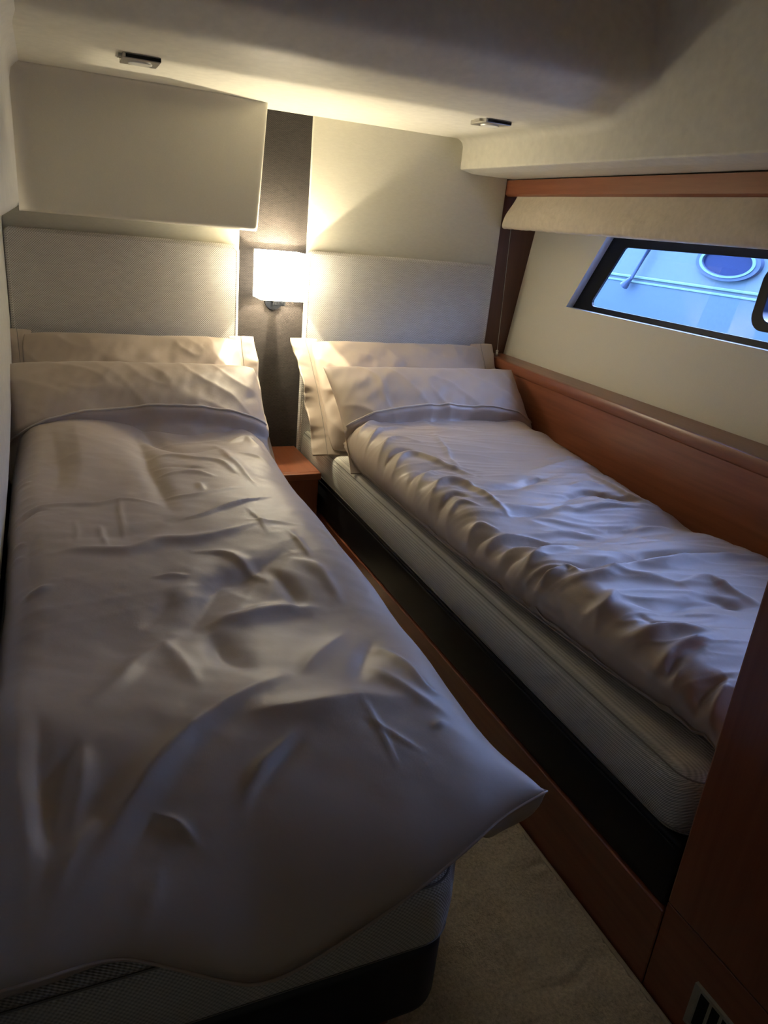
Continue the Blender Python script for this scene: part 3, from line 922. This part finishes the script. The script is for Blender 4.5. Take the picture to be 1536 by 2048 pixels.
# right duvet
def crownR(X, Y, U, W):
    h = .520+.0*X
    h = h+.014*np.exp(-((Y-2.13)/.08)**2)+.020*np.exp(-((Y-1.95)/.16)**2)+.010*np.exp(-((Y-1.55)/.10)**2)-.022*np.exp(-((Y-1.25)/.07)**2)
    h = h+.010*np.exp(-((Y-1.0)/.12)**2)-.020*smooth01((.80-Y)/.2)
    return h
def noiseR(X, Y):
    return nz(X, Y, 4, 4, 11.3)*.008+nz(X, Y, 7, 18, 12.2, -.35)*.006+nz(X, Y, 10, 36, 14.1, -.3)*.0016+.004*(1-np.abs(nz(X, Y, 3, 15, 18.3, -.3)))**5+.0026*(1-np.abs(nz(X, Y, 4, 26, 48.3, -.25)))**8
cfgR = dict(nu=190, nv=420, folds=FOLDS_RIGHT, gain=1.35,
    head_y=([0, .1, .3, .5, .75, 1], [2.14, 2.19, 2.21, 2.17, 2.20, 2.16]),
    foot_y=([0, .3, 1], [.62, .605, .605]),
    foot_z=([0, 1], [.43, .45]),
    left=([.6, .67, .74, .88, 1.07, 1.24, 1.47, 1.84, 2.0, 2.2], [.888, .880, .862, .850, .838, .829, .821, .816, .822, .836]),
    right=([.6, 1.05, 1.24, 1.49, 1.85, 2.28], [1.465, 1.482, 1.475, 1.485, 1.535, 1.556]),
    hem=(.424, .45), r=(.085, .10, .036, .10), crown=crownR, noise=noiseR, under=mat_top(lambda X, Y: X*0-1), wob=.8, tuck=(.028, .02))
dR, SR = duvet('duvet', cfgR, 'rumpled taupe duvet on the right bed beside the wooden panel', 'taupe duvets')

# pillows
def pillow(label, c, W, H, T, e1, e2, seed, flange=0., folds=0.006, pinch=.05, sag=None, group=None, hem_b=None, dip=None, warp=None, curl=.0, soft=1.):
    """e1: unit vector across, e2: unit vector up the pillow; the front normal is e1 x e2"""
    e1 = V(*e1)/np.linalg.norm(e1); e2 = V(*e2); e2 = e2-e1*(e1@e2); e2 /= np.linalg.norm(e2)
    e3 = np.cross(e1, e2)
    na, nb = 150, 90
    a = np.sin(np.linspace(-PI/2, PI/2, na))*.5+np.linspace(-1, 1, na)*.5
    b = np.sin(np.linspace(-PI/2, PI/2, nb))*.5+np.linspace(-1, 1, nb)*.5
    A, B = np.meshgrid(a, b, indexing='xy')
    kx = 1-pinch*(1-np.abs(B)**2)*np.abs(A)**3
    kx = kx-.035*soft*np.abs(B)**7; ky = 1-pinch*(1-np.abs(A)**2)*np.abs(B)**3-.055*soft*np.abs(A)**9
    x = A*W/2*kx; y = B*H/2*ky
    th = (np.clip(1-np.abs(A)**3.2, 0, 1)*np.clip(1-np.abs(B)**2.6, 0, 1))**.55
    wr = nz(x, y, 6, 6, seed)*.009+nz(x, y, 12, 22, seed+1, .6)*folds+nz(x, y, 40, 18, seed+2, -.5)*folds*.4
    rad = (1-np.abs(nz(x, y, 10, 5, seed+3, .8)))**5*folds
    F = T*th*(1+0*x)+(wr+rad)*th**.5
    if dip is not None: F = F-dip(A, B)*th**.3
    K = -T*.5*th
    if sag is not None: y = y-sag(A, B)
    Xc = V(*c)
    def place(x, y, z): return Xc+x[..., None]*e1+y[..., None]*e2+z[..., None]*e3
    bend = warp(A, B) if warp is not None else 0*x
    front = place(x, y, F+bend); back = place(x, y, K+bend)
    vt, ft = grid(front); vb, fb = grid(back); n = nb*na
    t = empty('pillow', tuple(Xc-e2*H/2*.9), label, 'pillow', group)
    link('case', vt+vb, [tuple(q) for q in ft]+[tuple(i+n for i in q[::-1]) for q in fb], M_duvet, t, smooth='all')
    for sgn in ((-1, 1) if flange else ()):
        # flat hemmed border at each short end of the case
        bs = np.linspace(-1.03, 1.03, 80); rows = []
        for w in np.linspace(-.55, 1, 14):
            row = []
            for pb in bs:
                kk = 1-pinch*(1-min(1, abs(pb))**2)
                px = sgn*(W/2*kk+flange*w); py = pb*H/2
                o_ = noise.noise(Vector((pb*3.1, seed+sgn*5, w*.6)))*.016+noise.noise(Vector((pb*8.5, seed*2+sgn, w)))*.006
                px += sgn*noise.noise(Vector((pb*2.6, seed*3, 1)))*.008*max(0, w)
                o_ = o_*max(0, w)**.8*(1.2-.4*abs(pb))+curl*max(0, w)**2*(-1)
                bd = float(warp(np.array(sgn), np.array(pb))) if warp is not None else 0
                groove = -.0015*math.exp(-((w-.10)/.10)**2)
                row.append(Xc+px*e1+py*e2+(o_+groove+bd+.006*(w < 0)*w)*e3)
            rows.append(row)
        P = np.array(rows); Q = P-e3*.0035
        v1, f1 = grid(P); v2, f2 = grid(Q)
        rim = [grid(np.array([P[-1], Q[-1]])), grid(np.array([P[:, 0], Q[:, 0]])), grid(np.array([P[:, -1], Q[:, -1]]))]
        fl = link('flange', *join((v1, f1), (v2, [q[::-1] for q in f2]), *rim), M_duvet, t, smooth='all')
        st = [tuple(p+e3*.0006) for p in P[6]]
        link('stitching', *tube(st, .0008, 5, False), M_seam, fl)
    if hem_b is not None:
        pts = []
        for aa in np.linspace(-.985, .985, 120):
            bb = hem_b(aa)
            # nearest grid interpolation on the front face
            ia = np.interp(aa, a, np.arange(na)); ib = np.interp(bb, b, np.arange(nb))
            i0, j0 = int(min(ia, na-2)), int(min(ib, nb-2)); fa, fb_ = ia-i0, ib-j0
            p = (front[j0, i0]*(1-fa)*(1-fb_)+front[j0, i0+1]*fa*(1-fb_)+front[j0+1, i0]*(1-fa)*fb_+front[j0+1, i0+1]*fa*fb_)
            pts.append(tuple(p+e3*.0025))
        link('hem_cord', *tube(pts, .0032, 6), M_hem, t, smooth='all')
    return t

GP = 'oxford pillows against the headboards'; GF = 'front pillows with corded hems'
# back pillows with flat end borders, leaning on the headboards
pillow('bordered taupe pillow against the left headboard, behind the front pillow', (.250, 2.385, .575), .665, .42, .045, (1, 0, 0), (0, .64, .77), 21., flange=.055, folds=.006, pinch=.02, group=GP)
pillow('bordered taupe pillow against the right headboard with its hem reaching toward the nightstand', (1.172, 2.365, .575), .69, .44, .045, (1, 0, 0), (-.07, .68, .73), 33., flange=.06, folds=.006, pinch=.02, group=GP)
# front pillows, their feet tucked under the duvets
hemL = lambda a: -.02+.03*a-.20*a**2-.10*max(0, -a)**2
pillow('taupe front pillow on the left bed tucked under the duvet', (.236, 2.190, .543), .735, .42, .070, (1, 0, 0), (0, .78, .63), 45., pinch=.03, folds=.005, group=GF, hem_b=hemL,
       dip=lambda A, B: .034*smooth01((-.07-.2*A**2-B)/.14))
hemR = lambda a: -.01-.20*a**2
pillow('taupe front pillow on the right bed tucked under the duvet', (1.197, 2.180, .543), .745, .42, .070, (1, 0, 0), (0, .77, .64), 57., pinch=.045, soft=.1, folds=.006, group=GF, hem_b=hemR,
       dip=lambda A, B: .034*smooth01((-.06-.2*A**2-B)/.14))

# ------------------------------------------------------------------ outside: the neighbouring boat and the water
boat = empty('boat', (4.1, 3.5, -.4), 'white neighbouring boat hull, coloured dark blue for the daylight, seen through the cabin window', 'boat')
HX = 4.0
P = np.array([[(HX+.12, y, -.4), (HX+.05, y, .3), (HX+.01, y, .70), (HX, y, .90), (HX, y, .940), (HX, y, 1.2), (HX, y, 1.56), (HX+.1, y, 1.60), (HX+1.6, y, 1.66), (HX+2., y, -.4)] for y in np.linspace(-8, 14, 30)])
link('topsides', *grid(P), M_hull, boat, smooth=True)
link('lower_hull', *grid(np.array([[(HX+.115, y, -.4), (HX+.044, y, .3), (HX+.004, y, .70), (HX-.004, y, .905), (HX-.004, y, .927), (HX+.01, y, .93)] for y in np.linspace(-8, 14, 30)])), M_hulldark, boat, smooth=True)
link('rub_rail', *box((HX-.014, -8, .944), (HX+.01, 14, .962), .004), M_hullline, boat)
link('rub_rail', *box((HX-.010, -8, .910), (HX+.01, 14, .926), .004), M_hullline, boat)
def ell(ry, rz, n=48): return [(3.70+ry*math.cos(2*PI*k/n), 1.118+rz*math.sin(2*PI*k/n)) for k in range(n)]
pw = link('porthole_rim', *ring_prism(ell(.262, .115), ell(.205, .080), 0, HX-.03, HX+.005), M_boatmetal, boat, smooth=True)
link('porthole_ring', *ring_prism(ell(.228, .096), ell(.205, .084), 0, HX-.036, HX-.028), M_hullline, boat, smooth=True)
link('porthole_glass', *prism(ell(.206, .081), 0, HX-.016, HX-.010), M_port, boat)
link('stanchion', *tube([(HX-.05, 4.40, 1.56), (HX-.05, 4.40, 1.15), (HX-.05, 4.54, .915)], .014, 10), M_boatmetal, boat, smooth=True)
link('stanchion_foot', *tube([(HX-.055, 4.52, .945), (HX-.055, 4.58, .885)], [.012, .034], 10), M_boatmetal, boat, smooth=True)
o = link('sea', *box((1.95, -10, -.45), (HX+.05, 16, -.41)), M_water, kind='stuff')
tag(o, 'dark blue water between the two boats', 'water')

# ------------------------------------------------------------------ sky, camera, view
w = bpy.data.worlds.new('sky'); sc.world = w; w.use_nodes = True
t = w.node_tree; bg = t.nodes['Background']
tc = t.nodes.new('ShaderNodeTexCoord'); sp = t.nodes.new('ShaderNodeSeparateXYZ')
t.links.new(tc.outputs['Generated'], sp.inputs[0])
cr = ramp(t, sp.outputs[2], [(0., (.055, .11, .21)), (.16, (.075, .125, .24)), (.55, (.36, .50, 1.0))])
t.links.new(cr, bg.inputs[0]); bg.inputs[1].default_value = 11.5

yaw, pitch, roll = math.radians(25.2253), math.radians(21.0141), math.radians(-5.6416)
f = V(math.sin(yaw)*math.cos(pitch), math.cos(yaw)*math.cos(pitch), -math.sin(pitch))
r = V(math.cos(yaw), -math.sin(yaw), 0); d = np.cross(f, r)
r2 = math.cos(roll)*r+math.sin(roll)*d; d2 = -math.sin(roll)*r+math.cos(roll)*d
cam = bpy.data.cameras.new('camera'); co = bpy.data.objects.new('camera', cam); COL.objects.link(co)
co.matrix_world = Matrix(((r2[0], -d2[0], -f[0], 0), (r2[1], -d2[1], -f[1], 0), (r2[2], -d2[2], -f[2], 1.13), (0, 0, 0, 1)))
cam.sensor_fit = 'VERTICAL'; cam.sensor_height = 24.; cam.sensor_width = 18.; cam.lens = 1480/2048*24
cam.clip_start = .01
sc.camera = co

for o in list(bpy.data.objects):
    if '_o' in o: del o['_o']

sc.view_settings.view_transform = 'Standard'; sc.view_settings.look = 'None'
sc.view_settings.exposure = 1.5; sc.view_settings.gamma = 1.; sc.view_settings.use_curve_mapping = False
sc.cycles.use_denoising = True
sc.cycles.max_bounces = 10; sc.cycles.diffuse_bounces = 7; sc.cycles.transparent_max_bounces = 12
sc.cycles.sample_clamp_indirect = 6.
sc.cycles.caustics_reflective = False; sc.cycles.caustics_refractive = False
